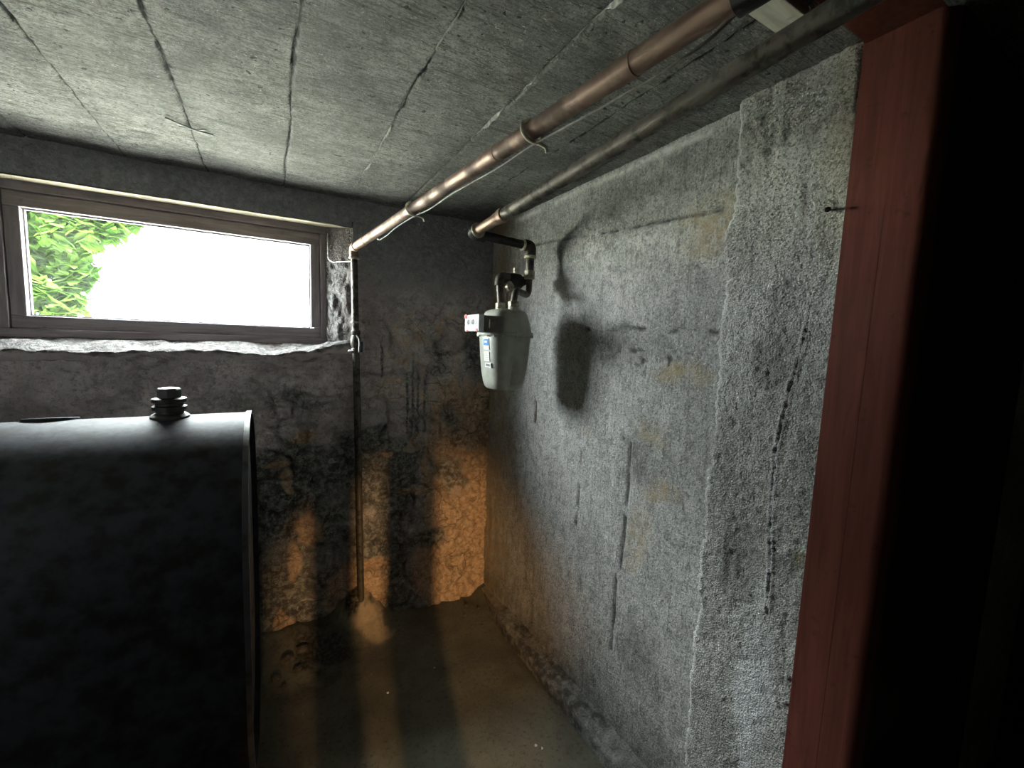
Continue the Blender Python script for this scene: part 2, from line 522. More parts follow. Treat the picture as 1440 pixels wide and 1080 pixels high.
def ceil_z(x, y):
    dz = -0.007 * (fbm(x * 3, y * 3, 3, 4) - 0.5) * 2 + 0.004 * (fbm(x * 7, y * 55, 5, 3) - 0.5)
    for k, xs in enumerate(SEAMS):
        w = xs + 0.006 * (fbm(y * 6, y * 0 + k, 11 + k, 3) - 0.5) * 2
        g = np.clip(1 - np.abs(x - w) / 0.007, 0, 1)
        dz = dz + 0.008 * g * sst(0.35, 0.55, fbm(y * 9, y * 0 + 3.7 * k, 20 + k, 3))
        dz = dz + 0.004 * np.where(x > w, 0.5 if k % 2 else -0.5, 0) * sst(0.25, 0, np.abs(x - w))
    return ZC + dz
SEAMS = [-0.97, -0.715, -0.456, -0.208, 0.06, 0.323, 0.56, 0.82]
def ceil_attr(x, y):
    d = 0 * x
    for k, xs in enumerate(SEAMS):
        w = xs + 0.006 * (fbm(y * 6, y * 0 + k, 11 + k, 3) - 0.5) * 2 + 0.004 * (fbm(y * 60, y * 0 + k, 15 + k, 2) - 0.5)
        wid = 0.0022 + 0.007 * sst(0.45, 0.75, fbm(y * 24, y * 0 + 2.1 * k, 18 + k, 3)) * sst(1.9, 1.2, y)
        g = sst(1.0, 0.45, np.abs(x - w) / wid)
        d = np.maximum(d, g * (0.30 + 0.70 * sst(0.30, 0.42, fbm(y * 7, y * 0 + 3.7 * k, 20 + k, 3))) * (np.where(y > 1.3, 0.25, 1.0) if k == 5 else 0.45 if k == 6 else 1))
    return {'dirt': d}
cx_ = np.unique(np.round(np.concatenate([np.arange(-2.0, 1.12, 0.0095)] + [np.arange(q - 0.016, q + 0.0161, 0.002) for q in SEAMS]), 4))
ceiling = grid('ceiling', cx_, np.arange(0.42, 2.19, 0.0095), lambda x, y: (x, y, ceil_z(x, y)), M['ceiling'],
               attrs=ceil_attr, extra=MB().box((-2.3, -3.2, 2.145), (2.6, 2.45, 2.32)).box((-2.3, -3.2, 2.11), (2.6, 0.33, 2.15)))
tag(ceiling, 'grey board marked concrete ceiling slab', None, None, 'structure')
# ragged pale cement fins squeezed out along two of the joints
for k, y0, y1, hh in ((5, 1.35, 2.06, 0.010), (6, 0.60, 1.30, 0.013), (5, 0.62, 0.95, 0.005)):
    mb = MB()
    ys = np.arange(y0, y1, 0.008)
    rings = []
    for i, y in enumerate(ys):
        xs = SEAMS[k] + 0.006 * float(fbm(np.array(y * 6), np.array(float(k)), 11 + k, 3) - 0.5) * 2
        h = hh * max(0.12, float(fbm(np.array(y * 28), np.array(1.0 * k), 41, 4)) * 2.4 - 0.55)
        w = 0.0022 + 0.0016 * random.random()
        z = float(ceil_z(np.array(xs), np.array(y))) + 0.004
        j = random.uniform(-0.0015, 0.0015)
        rings.append([(xs - w, y, z), (xs + w, y, z), (xs + w * 0.4 + j, y, z - 0.004 - h), (xs - w * 0.4 + j, y, z - 0.004 - h)])
    mb.rings(rings)
    mb.build('cement_fin', M['fin'], ceiling)

# --- floor
def hump(x, y):
    return 0.17 * np.exp(-(((x - 0.37) / 0.13) ** 2 + ((y - 2.16) / 0.12) ** 2) * 1.2)
def floor_z(x, y):
    e = 0.05 * sst(0.16, 0.0, YB - y) * sst(0.9, 0.2, x) * (0.4 + fbm(x * 8, y * 8, 7, 3))
    e = e + 0.06 * sst(0.30, 0.0, YB - y) * sst(0.35, 0.05, x)
    c = 0.05 * sst(0.14, 0, np.sqrt((x - XW) ** 2 + (y - YB) ** 2))
    return 0.012 * (fbm(x * 4, y * 4, 31, 4) - 0.5) + e + c + hump(x, y)
def floor_attr(x, y):
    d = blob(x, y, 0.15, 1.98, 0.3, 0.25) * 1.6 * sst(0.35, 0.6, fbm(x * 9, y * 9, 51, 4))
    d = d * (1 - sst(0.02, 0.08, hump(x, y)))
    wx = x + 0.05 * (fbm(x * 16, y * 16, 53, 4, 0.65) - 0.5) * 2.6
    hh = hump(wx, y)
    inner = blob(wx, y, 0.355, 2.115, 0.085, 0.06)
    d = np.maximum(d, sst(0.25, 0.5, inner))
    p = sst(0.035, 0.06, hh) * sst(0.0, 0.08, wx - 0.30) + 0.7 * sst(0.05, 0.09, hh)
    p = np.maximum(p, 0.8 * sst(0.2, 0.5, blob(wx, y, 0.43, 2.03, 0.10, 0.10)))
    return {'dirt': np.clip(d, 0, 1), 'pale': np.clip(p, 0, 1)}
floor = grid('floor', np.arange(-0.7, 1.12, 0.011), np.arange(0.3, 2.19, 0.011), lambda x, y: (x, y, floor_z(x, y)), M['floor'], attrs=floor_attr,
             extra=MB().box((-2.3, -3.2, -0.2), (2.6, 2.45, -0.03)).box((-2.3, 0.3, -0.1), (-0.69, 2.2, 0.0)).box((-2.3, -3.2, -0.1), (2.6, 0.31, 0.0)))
tag(floor, 'dark gritty concrete floor', None, None, 'structure')

# --- window wall
HX0, HX1, HZ0, HZ1 = -0.95, 0.335, 1.400, 2.000
def back_rel(x, z):
    m = sst(0.0, 0.05, np.maximum(np.maximum(HX0 - x, x - HX1), np.maximum(HZ0 - z, z - HZ1)))
    r = (fbm(x * 4, z * 5, 61, 5, 0.55) - 0.5) * 0.060
    st = np.abs(fbm(x * 7, z * 8, 71, 3) - 0.5) * 2          # creases between the parged stones
    r = r - 0.022 * np.exp(-(st / 0.10) ** 2) + (fbm(x * 22, z * 26, 64, 4, 0.65) - 0.5) * 0.022
    r = r * (1 - 0.75 * sst(1.62, 1.80, z))
    r = r + 0.030 * blob(x, z, 0.965, 0.885, 0.06, 0.045) ** 0.6          # stone standing proud
    return r * m * sst(0.0, 0.04, XW - x + 0.03)
def back_attr(x, z):
    n1, n2 = fbm(x * 5, z * 5, 81, 4), fbm(x * 3 + 4, z * 4, 85, 4)
    wx, wz = x + (n1 - 0.5) * 0.16, z + (n2 - 0.5) * 0.16
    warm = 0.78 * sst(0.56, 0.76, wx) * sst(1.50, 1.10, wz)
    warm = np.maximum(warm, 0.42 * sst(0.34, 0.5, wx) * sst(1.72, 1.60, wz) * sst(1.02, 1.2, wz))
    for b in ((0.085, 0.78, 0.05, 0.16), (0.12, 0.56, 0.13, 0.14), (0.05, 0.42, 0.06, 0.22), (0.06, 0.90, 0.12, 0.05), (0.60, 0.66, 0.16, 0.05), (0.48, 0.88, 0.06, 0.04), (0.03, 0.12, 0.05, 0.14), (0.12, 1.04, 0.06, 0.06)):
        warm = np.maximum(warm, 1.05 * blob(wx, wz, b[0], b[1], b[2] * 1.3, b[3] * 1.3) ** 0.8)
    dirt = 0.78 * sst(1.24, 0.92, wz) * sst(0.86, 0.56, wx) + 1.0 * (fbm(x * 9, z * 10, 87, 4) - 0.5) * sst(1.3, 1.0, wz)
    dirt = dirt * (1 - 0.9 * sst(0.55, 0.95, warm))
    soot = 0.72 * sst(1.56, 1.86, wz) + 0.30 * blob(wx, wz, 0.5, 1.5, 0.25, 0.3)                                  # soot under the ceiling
    dirt = np.maximum(dirt, 0.85 * blob(wx, wz, 0.88, 0.76, 0.20, 0.26))
    dirt = np.maximum(dirt, 1.0 * blob(wx, wz, 0.73, 0.40, 0.20, 0.17))
    dirt = np.maximum(dirt, 0.80 * blob(wx, wz, 0.985, 1.42, 0.14, 0.30) ** 0.8)
    dirt = np.maximum(dirt, 0.70 * blob(wx, wz, 0.74, 1.42, 0.10, 0.32) ** 0.8)
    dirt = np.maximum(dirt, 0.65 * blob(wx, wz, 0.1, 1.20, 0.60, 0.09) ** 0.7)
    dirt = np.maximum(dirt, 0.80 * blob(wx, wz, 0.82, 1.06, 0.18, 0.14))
    for xs, za, zb in ((0.600, 1.42, 0.92), (0.628, 1.50, 0.86), (0.655, 1.42, 0.95), (0.69, 1.38, 1.0), (0.47, 1.55, 1.30)):   # drips
        dirt = np.maximum(dirt, 0.80 * seg(x + 0.012 * (n1 - 0.5), z, [(xs, za), (xs + 0.01, zb)], 0.014) ** 0.7 * sst(za, za - 0.15, z))
    dirt = dirt * (1 - sst(0.25, 0.5, blob(wx, wz, 0.37, 0.22, 0.26, 0.26)))
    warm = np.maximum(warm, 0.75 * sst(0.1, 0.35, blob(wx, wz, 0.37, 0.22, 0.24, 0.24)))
    pale = 0.95 * np.maximum(blob(wx, wz, 0.62, 0.90, 0.075, 0.032), blob(wx, wz, 0.645, 0.935, 0.032, 0.05)) ** 0.45
    pale = np.maximum(pale, 0.8 * blob(x, z, 0.965, 0.885, 0.045, 0.04) ** 0.5)
    pale = np.maximum(pale, 0.70 * blob(wx, wz, 0.90, 0.66, 0.07, 0.10) ** 0.7)
    return {'warm': np.clip(warm, 0, 1), 'dirt': np.clip(dirt, 0, 1), 'pale': np.clip(pale, 0, 1), 'soot': np.clip(soot, 0, 1)}
bx = np.concatenate([np.linspace(-2.0, HX0, 20), np.linspace(HX0, HX1, 170)[1:], np.linspace(HX1, 1.12, 105)[1:]])
bz = np.concatenate([np.linspace(-0.03, HZ0, 190), np.linspace(HZ0, HZ1, 80)[1:], np.linspace(HZ1, 2.15, 20)[1:]])
backing = MB().box((-2.3, 2.18, -0.2), (2.6, 2.44, HZ0)).box((-2.3, 2.18, HZ1 + 0.03), (2.6, 2.44, 2.32)).box((-2.3, 2.18, HZ0), (HX0, 2.44, HZ1 + 0.03)).box((HX1 + 0.005, 2.18, HZ0), (2.6, 2.44, HZ1 + 0.03))
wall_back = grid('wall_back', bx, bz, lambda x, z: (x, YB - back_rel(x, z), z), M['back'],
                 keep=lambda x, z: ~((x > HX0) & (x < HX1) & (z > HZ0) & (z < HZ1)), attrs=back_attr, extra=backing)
tag(wall_back, 'sooty parged rubble wall around the window', None, None, 'structure')

# broken plaster of the sill
def sill_fn(x, v):
    n = fbm(x * 9, v * 2, 91, 5)
    ed = (fbm(x * 12, x * 0, 95, 4) - 0.5)
    up = 0.05 * sst(0.10, 0.31, x)                       # heaps up towards the right reveal
    y = np.where(v < 1, 2.305 - v * (2.305 - YB + 0.004 + 0.008 * ed), 0)
    zz = 1.452 - 0.044 * v + 0.020 * (n - 0.5) * 2 * sst(0, 0.25, v) + 0.012 * (fbm(x * 40, v * 6, 93, 4, 0.65) - 0.5) * sst(0, 0.2, v) + up * sst(0.1, 0.7, v)
    lip = np.clip(v - 1, 0, 1)
    y = np.where(v < 1, y, YB - 0.004 - 0.008 * ed - 0.003 * np.sin(lip * 3.1) + 0.012 * lip ** 2)
    zz = zz * (1 - lip) + lip * np.minimum(zz - 0.004, 1.396)
    return x, y, zz
sill = grid('sill_plaster', np.arange(-0.97, 0.345, 0.0065), np.linspace(0, 2, 34), sill_fn, M['sill'], wall_back,
            attrs=lambda x, v: {'wall': sst(1.02, 1.35, v + 0.5 * (fbm(x * 30, v * 3, 99, 4) - 0.5)), 'dirt': np.clip(0.6 * sst(0.55, 0.75, fbm(x * 14, v * 4, 97, 4)), 0, 1)})
tag(sill, 'broken pale plaster of the window sill')
def rev_fn(u, z):
    n = (fbm(u * 4 + 2, z * 14, 101, 5) - 0.5) * 0.035 * sst(0, 0.15, u) * sst(1.06, 0.85, u)
    n = n * (1 - 0.8 * sst(1.84, 1.88, z))
    return 0.236 + u * 0.104 - n, 2.300 - u * (2.300 - YB + 0.006) - n, z
rev = grid('reveal_plaster', np.linspace(0, 1.0, 40), np.arange(1.40, 2.03, 0.006), rev_fn, M['sill'], wall_back,
           attrs=lambda u, z: {'dirt': np.clip(0.95 * sst(1.83, 1.88, z + 0.02 * fbm(u * 5, z * 5, 3)) + sst(0.50, 0.62, u + (fbm(u * 3, z * 16, 103, 4) - 0.5) * 0.7) * 0.85 + 0.9 * sst(0.16, 0.05, u), 0, 1)})
MB().box((HX0 - 0.01, YB - 0.004, HZ0), (HX0 + 0.02, 2.30, HZ1 + 0.03)).build('reveal_face', M['hall'], wall_back)

# --- right wall
def rw_lines(y, z):
    wz = z + 0.010 * (fbm(y * 10, z * 0 + 1, 111, 4) - 0.5)
    cr = 0.85 * seg(y, wz, [(1.95, 1.965), (1.50, 1.935), (1.10, 1.90), (0.70, 1.872)], 0.009) * sst(0.35, 0.5, fbm(y * 14, z * 2, 113, 3))
    wz2 = z + 0.030 * (fbm(y * 12, z * 0 + 4, 115, 4) - 0.5)
    cr = np.maximum(cr, 1.25 * seg(y, wz2, [(1.32, 1.553), (1.10, 1.562), (0.95, 1.548), (0.70, 1.553)], 0.010) * sst(0.30, 0.5, fbm(y * 11, z * 2, 117, 3)))
    pit = blob(y, z, 1.02, 1.462, 0.24, 0.05) ** 0.5 * sst(0.55, 0.68, fbm(y * 45, z * 60, 119, 3))
    cr = np.maximum(cr, pit)
    for pts in ([(1.040, 1.16), (1.046, 0.95), (1.052, 0.70)], [(1.068, 0.66), (1.078, 0.36)], [(1.31, 0.92), (1.32, 0.75)], [(1.075, 1.17), (1.085, 1.13)]):
        cr = np.maximum(cr, 1.0 * seg(y, z, pts, 0.0085) ** 0.7 * sst(0.28, 0.42, fbm(y * 20, z * 22, 121, 3)))
    return np.clip(cr, 0, 1)
def rw_rust(y, z):
    return np.maximum(seg(y, z, [(1.664, 1.215), (1.662, 1.12)], 0.013), 0.8 * seg(y, z, [(1.30, 1.06), (1.302, 1.02)], 0.008))
def rw_fn(y, z):
    r = (fbm(y * 2.5, z * 2.5, 131, 4) - 0.5) * 0.016 + (fbm(y * 30, z * 9, 133, 4) - 0.5) * 0.006 * (0.5 + 0.5 * sst(1.6, 1.4, z))
    for k, zs in enumerate((0.27, 0.52, 0.78, 1.04, 1.30, 1.80)):      # board steps
        zz = z - zs + 0.012 * (y - 1.4) + 0.012 * (fbm(y * 4, y * 0 + k, 137, 3) - 0.5)
        r = r + 0.0035 * sst(-0.012, 0.012, zz) * (1 if k % 2 else -1)
    r = r - 0.009 * rw_lines(y, z) - 0.012 * sst(0.2, 0.7, rw_rust(y, z))
    r = r + 0.004 * sst(1.535, 1.56, z)
    return XW - r, y, z
def rw_attr(y, z):
    n = fbm(y * 5, z * 5, 141, 4)
    wy, wz = y + (n - 0.5) * 0.1, z + (fbm(y * 6, z * 6, 143, 4) - 0.5) * 0.1
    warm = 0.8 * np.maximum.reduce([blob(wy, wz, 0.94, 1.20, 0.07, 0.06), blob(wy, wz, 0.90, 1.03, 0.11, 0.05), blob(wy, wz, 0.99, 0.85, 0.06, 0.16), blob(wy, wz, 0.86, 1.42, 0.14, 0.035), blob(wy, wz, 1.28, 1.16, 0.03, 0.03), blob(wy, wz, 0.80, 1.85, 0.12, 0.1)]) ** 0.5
    warm = np.maximum(warm, 0.75 * sst(1.80, 2.05, wy))  # lamp's warm light near the window-wall corner, painted into the colour
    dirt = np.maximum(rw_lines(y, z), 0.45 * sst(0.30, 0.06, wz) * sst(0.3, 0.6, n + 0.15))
    dirt = np.maximum(dirt, 0.55 * blob(wy, wz, 0.93, 0.42, 0.10, 0.14) ** 0.6)
    dirt = np.maximum(dirt, 0.5 * blob(wy, wz, 1.0, 1.11, 0.11, 0.07) ** 0.6)
    pale = 1.0 * seg(y, z + 0.012 * (n - 0.5), [(1.9, 2.100), (0.7, 2.104)], 0.017) * sst(0.4, 0.55, fbm(y * 8, z * 0, 147, 3))
    return {'warm': warm, 'dirt': np.clip(dirt, 0, 1), 'rust': sst(0.15, 0.6, rw_rust(y, z)), 'pale': pale}
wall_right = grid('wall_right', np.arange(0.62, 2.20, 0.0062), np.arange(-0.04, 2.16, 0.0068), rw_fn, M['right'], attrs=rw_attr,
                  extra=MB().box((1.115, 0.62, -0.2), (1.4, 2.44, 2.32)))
tag(wall_right, 'grey formed concrete wall behind the gas meter', None, None, 'structure')
# low cement curb along its foot
def curb_fn(y, v):
    a = sst(2.10, 1.75, y)
    n = (fbm(y * 9, v * 2, 151, 4) - 0.5) * 0.016
    w, h = 0.030 + 0.050 * a, 0.045 + 0.035 * a
    x = XW + 0.02 - (w + 0.02) * np.minimum(1, v * 1.35) + n * 0.5
    z = h * np.clip(1.0 - 0.22 * v * 1.35, 0, 1) * np.where(v < 0.74, 1, np.clip((1 - v) / 0.26, 0, 1)) + n - 0.012 * (v > 0.98)
    return x, y, z
curb = grid('trim_1', np.arange(0.68, 2.16, 0.009), np.linspace(0, 1, 22), curb_fn, M['right'],
            attrs=lambda y, v: {'dirt': 0.45 + 0.4 * sst(0.45, 0.6, fbm(y * 9, v * 3, 153, 4)), 'warm': 0.6 * sst(1.7, 2.0, y), 'rust': 0 * y, 'pale': 0 * y})  # far end of the curb tinted with the same painted lamplight
tag(curb, 'low cement curb along the foot of the concrete wall', None, None, 'structure')

# --- front wall with the doorway; its right end is the rough cast pier
PX = 1.043
def pier_rel(y, z):
    low = sst(1.75, 1.6, z)
    peb = (fbm(y * 75, z * 75, 161, 3) - 0.5) * 0.010 * (0.35 + 0.65 * blob(y, z, 0.56, 1.10, 0.4, 0.55) ** 0.4)
    ver = (fbm(y * 60, z * 9, 163, 4) - 0.5) * 0.009 * (1 - low * 0.7)
    r = (fbm(y * 8, z * 5, 165, 4) - 0.5) * 0.011 + peb + ver
    ln = [(0.500, 1.60), (0.508, 1.52), (0.528, 1.40), (0.545, 1.25), (0.538, 1.10), (0.528, 0.98), (0.524, 0.86)]
    wy = y + 0.004 * (fbm(z * 14, z * 0, 167, 3) - 0.5)
    k = sst(0.25, 0.42, fbm(z * 9, z * 0 + 2, 169, 3) + 0.12)
    r = r + k * (0.006 * seg(wy - 0.003, z, ln, 0.005) + 0.004 * seg(wy + 0.007, z, ln, 0.004))
    r = r - 0.012 * blob(y, z, 0.60, 0.98, 0.05, 0.10) ** 0.7 - 0.003 * sst(0.64, 0.78, fbm(y * 40, z * 32, 171, 3))
    r = r - 0.011 * sst(0.465, 0.45, y + 0.01 * (fbm(z * 7, z * 0, 173, 3) - 0.5)) * sst(1.9, 2.0, z)
    return r
def pier_edge(z):
    return 0.716 + 0.016 * (fbm(z * 9, z * 0, 175, 4) - 0.5) * 2 + 0.016 * (fbm(z * 60, z * 0 + 5, 177, 4, 0.7) - 0.5)
def pier_fn(u, z):
    e = pier_edge(z)
    y = np.where(u <= 1, 0.44 + (e - 0.44) * u, e + 0.012 * np.sin((u - 1) * 3))
    rr = pier_rel(y, z) * sst(1.3, 0.96, u)
    round_ = 0.010 * sst(0.94, 1.0, u)
    x = np.where(u <= 1, PX - rr + round_, PX + 0.010 + (u - 1) * 0.16)
    return x, y, z
def pier_attr(u, z):
    y = 0.44 + 0.276 * u
    n = fbm(y * 12, z * 8, 181, 4)
    wy, wz = y + (n - 0.5) * 0.06, z + (fbm(y * 9, z * 7, 183, 4) - 0.5) * 0.12
    warm = np.maximum(0.8 * blob(y, z, 0.468, 1.03, 0.016, 0.022) ** 0.5, 0.42 * blob(wy, wz, 0.46, 1.95, 0.06, 0.3) ** 0.5)
    warm = np.maximum(warm, 0.5 * blob(y, z, 0.47, 1.02, 0.012, 0.05))
    dirt = np.maximum(0.75 * blob(wy, wz, 0.60, 0.97, 0.06, 0.10) ** 0.5, 0.4 * sst(0.60, 0.75, n))
    pale = 0.8 * np.maximum(blob(wy, wz, 0.54, 0.6, 0.05, 0.35) ** 0.6, seg(y, z, [(0.545, 1.30), (0.524, 0.86)], 0.010))
    pale = np.maximum(pale, 0.8 * sst(0.96, 1.0, u) * sst(0.35, 0.5, n))
    return {'warm': warm, 'dirt': dirt, 'pale': pale}
wall_front = grid('wall_front', np.concatenate([np.linspace(0, 1, 92), np.linspace(1.04, 1.5, 9)]), np.arange(-0.04, 2.15, 0.0032), pier_fn, M['pier'], attrs=pier_attr,
                  extra=MB().box((1.075, 0.335, -0.2), (2.6, 0.70, 2.32)).box((-2.3, 0.335, -0.2), (-0.62, 0.70, 2.32)))
tag(wall_front, 'rough cast plaster pier beside the doorway', None, None, 'structure')

# --- unseen sides and the dark room behind the camera
def slab(name, a, b, label):
    return tag(MB().box(a, b).build(name, M['hall']), label, None, None, 'structure')
slab('wall_left', (-2.3, 0.33, -0.2), (-1.96, 2.44, 2.32), 'left wall of the tank room')
slab('wall_rear', (-2.3, -3.2, -0.2), (2.6, -3.0, 2.32), 'rear wall of the dark room')
slab('wall_hall_left', (-2.3, -3.2, -0.2), (-2.1, 0.34, 2.32), 'left wall of the dark room')
slab('wall_hall_right', (2.4, -3.2, -0.2), (2.6, 0.70, 2.32), 'right wall of the dark room')

# --- door frame of the opening, red-brown boards
door = empty('door_1', (PX, 0.39, 0), 'red brown painted wooden door frame', None, None, 'structure')
MB().box((PX - 0.004, 0.385, -0.02), (PX + 0.04, 0.453, 2.12)).build('jamb_board', M['red'], door, bevel=0.002)
prof = [(PX - 0.0052, 0.3848)] + [(PX + 0.0248 - 0.030 * math.cos(a), 0.345 - 0.030 * math.sin(a)) for a in [math.pi / 2 * k / 8 for k in range(9)]] + [(PX + 0.05, 0.315), (PX + 0.05, 0.3848)]
MB().rings([[(x, y, z) for x, y in prof] for z in (-0.02, 1.1, 2.12)]).build('jamb_board', M['red'], door, smooth=True)
MB().box((PX + 0.02, 0.312, -0.02), (PX + 0.75, 0.334, 2.12)).build('casing', M['hall'], door, bevel=0.002)
MB().box((-0.62, 0.33, 2.114), (PX + 0.03, 0.45, 2.140)).build('header_board', M['red'], door, bevel=0.003)
MB().box((-0.66, 0.315, -0.02), (-0.615, 0.453, 2.12)).build('jamb_board', M['red'], door, bevel=0.003)
strip = MB().box((-0.60, 0.470, 2.108), (0.868, 0.523, 2.135)).build('trim_2', M['white_board'], bevel=0.002)
tag(strip, 'pale wooden batten across the ceiling by the doorway', None, None, 'structure')

# ------------------------------------------------------------------ window
win = empty('window_1', (-0.31, 2.30, 1.45), 'long low cellar window in weathered wood', None, None, 'structure')
GX0, GX1, GZ0, GZ1 = -0.800, 0.171, 1.528, 1.927
FR = M['frame']
MB().box((-1.0, 2.296, 1.40), (0.345, 2.43, 1.478)).build('frame_sill', FR, win, bevel=0.003)
MB().box((-1.0, 2.296, 1.984), (0.345, 2.43, 2.05)).build('frame_head', FR, win, bevel=0.003)
MB().box((0.214, 2.298, 1.4785), (0.345, 2.43, 1.9835)).build('frame_jamb', M['framev'], win, bevel=0.003)
MB().box((-1.0, 2.298, 1.4785), (-0.846, 2.43, 1.9835)).build('frame_jamb', M['framev'], win, bevel=0.003)
def sash(a, b, name, mt):
    return MB().box((a[0], 2.306, a[1]), (b[0], 2.345, b[1])).build(name, mt, win, bevel=0.004)
sash((-0.844, 1.481), (0.2125, GZ0), 'bottom_rail', FR)
sash((-0.844, GZ1), (0.2125, 1.982), 'top_rail', FR)
sash((GX1, GZ0 + 0.0005), (0.2125, GZ1 - 0.0005), 'stile', M['framev'])
sash((-0.844, GZ0 + 0.0005), (GX0, GZ1 - 0.0005), 'stile', M['framev'])
pane = MB().box((GX0 - 0.004, 2.327, GZ0 - 0.004), (GX1 + 0.004, 2.330, GZ1 + 0.004)).build('pane', M['glass'], win)
for a, b in (((-0.99, 1.41), (0.34, 1.51)), ((-0.99, 1.95), (0.34, 2.04)), ((-0.99, 1.51), (-0.82, 1.95)), ((0.19, 1.51), (0.34, 1.95))):
    MB().box((a[0], 2.352, a[1]), (b[0], 2.372, b[1])).build('outer_stop', FR, win)
# glazing beads
for a, b in (((GX0, GZ0), (GX1, GZ0 + 0.006)), ((GX0, GZ1 - 0.006), (GX1, GZ1)), ((GX0, GZ0 + 0.006), (GX0 + 0.005, GZ1 - 0.006)), ((GX1 - 0.006, GZ0 + 0.006), (GX1, GZ1 - 0.006))):
    MB().box((a[0], 2.331, a[1]), (b[0], 2.344, b[1])).build('glazing_bead', FR, win)
# raw board closing the top of the recess
def lin_fn(x, v):
    return x, np.where(v < 1, YB - 0.003 + 0.157 * v, YB - 0.003), 1.996 + 0.018 * np.minimum(v, 1) + 0.002 * (fbm(x * 8, v * 3, 191, 3) - 0.5)
lint = grid('lintel_board', np.linspace(-1.0, 0.40, 90), np.linspace(0, 0.999, 10), lambda x, v: (x, YB - 0.004 + 0.157 * v, 1.996 + 0.020 * v + 0.003 * (fbm(x * 8, v * 2, 191, 3) - 0.5)), M['lintel'], win,
            extra=MB().box((-1.0, YB + 0.03, 2.015), (0.40, 2.30, 2.035)))
# bent wire hook hanging at the jamb
hook = empty('wire_hook', (0.236, 2.29, 1.97), 'bent bright wire hook hanging beside the window jamb', 'hook')
MB().tube([(0.247, 2.282, 1.985), (0.244, 2.270, 1.95), (0.246, 2.262, 1.86), (0.262, 2.24, 1.845), (0.330, 2.135, 1.842)], 0.0024, 0.012, 8).build('wire', M['wire'], hook, smooth=True)
MB().lathe([(0.004, 0), (0.009, 0.003), (0.011, 0.012), (0.007, 0.022), (0.002, 0.026)], (0.252, 2.282, 1.958), (0.2, -0.3, 1), 10).build('putty_lump', M['sill'], hook, smooth=True)

# ------------------------------------------------------------------ oil tank
TX0, TX1, TYC, TR, TZ0, TZ1 = -1.80, -0.062, 1.55, 0.345, 0.13, 1.242
tank = empty('oil_tank', (-0.9, TYC, 0), 'dark steel oil tank with flat end standing under the window', 'tank')
def obround(x, r, n=24, yc=TYC):
    zt, zb = TZ1 - TR, TZ0 + TR
    pts = [(x, yc + r * math.cos(math.pi * k / n), zt + r * math.sin(math.pi * k / n)) for k in range(n + 1)]
    pts += [(x, yc - r * math.cos(math.pi * k / n), zb - r * math.sin(math.pi * k / n)) for k in range(n + 1)]
    return pts
mb = MB()
mb.rings([obround(x, TR) for x in (TX0, -1.3, -0.8, -0.4, TX1)] + [obround(TX1, TR - 0.006), obround(TX1 - 0.030, TR - 0.006)], cap=False)
mb.build('shell', M['tank'], tank, smooth=True)
mb = MB()
mb.rings([obround(TX1 - 0.030, TR - 0.0055), obround(TX1 - 0.018, TR - 0.02), obround(TX1 - 0.014, TR - 0.06), obround(TX1 - 0.012, TR - 0.2)])
mb.build('end_plate', M['tank_end'], tank, smooth=True)
MB().rings([obround(TX0, TR), obround(TX0 + 0.002, TR - 0.01)]).build('end_plate', M['tank_end'], tank)
mb = MB()
mb.rings([obround(TX1 - 0.012, TR + 0.0005), obround(TX1 - 0.012, TR + 0.004), obround(TX1 + 0.002, TR + 0.004), obround(TX1 + 0.002, TR - 0.006)], cap=False)
mb.build('rim', M['tank_end'], tank, smooth=True)
for x in (-0.33, -1.5):
    for y in (TYC - 0.22, TYC + 0.22):
        MB().tube([(x, y, 0.0), (x, y, 0.24)], 0.022, 0, 12).build('leg', M['black_iron'], tank, smooth=True)
cx = -0.262
fill = MB().lathe([(0.047, -0.006), (0.047, 0.006), (0.040, 0.012), (0.033, 0.014), (0.033, 0.022), (0.041, 0.024), (0.041, 0.034), (0.033, 0.037), (0.033, 0.044), (0.041, 0.047), (0.041, 0.057), (0.030, 0.060)], (cx, TYC, TZ1 - 0.002), n=28).build('fill_fitting', M['black_iron'], tank, smooth=True)
MB().lathe([(0.0285, 0.058), (0.0285, 0.083), (0.026, 0.087), (0.020, 0.0875)], (cx, TYC, TZ1 - 0.002), n=8).build('plug', M['tank_end'], fill, bevel=0.0015)
MB().lathe([(0.056, -0.014), (0.056, 0.006), (0.054, 0.007), (0.02, 0.0071)], (-0.53, TYC + 0.062, TZ1 - 0.0062), (0, 0.178, 1), n=32).build('cover_plate', M['tank'], tank, smooth=True)

# ------------------------------------------------------------------ copper pipe
A = Vector((0.337, 2.105, 1.900))
B = Vector((0.555, -0.20, 1.938))
dirp = (B - A).normalized()
cp = empty('copper_pipe', (0.37, 2.10, 0.0), 'tarnished copper pipe along the ceiling, turning down the sooty wall', 'pipe')
def onA(t):
    return A + dirp * t
R1 = 0.0175
T_END = 1.775
MB().tube([onA(0.03), onA(T_END)], R1, 0, 20).build('ceiling_run', M['copper'], cp, smooth=True)
MB().tube([onA(T_END - 0.02), onA((B - A).length)], R1 + 0.006, 0, 20).build('dark_run_end', M['black_iron'], cp, smooth=True)  # doorway end of the run, wider and near black
for t in (0.17, 1.20, 1.58):
    MB().lathe([(R1, -0.022), (R1 + 0.0014, -0.021), (R1 + 0.0014, 0.021), (R1, 0.022)], onA(t), dirp, 20).build('coupling', M['copper'], cp, smooth=True)
MB().tube([onA(0.045), A, A + Vector((0.002, 0.0, -0.045))], 0.0205, 0.022, 18).build('elbow', M['copper'], cp, smooth=True)
MB().lathe([(0.019, 0), (0.024, 0.002), (0.024, 0.008), (0.019, 0.010)], A + Vector((0.002, 0, -0.052)), (0, 0, 1), 18).build('solder_ring', M['solder'], cp, smooth=True)
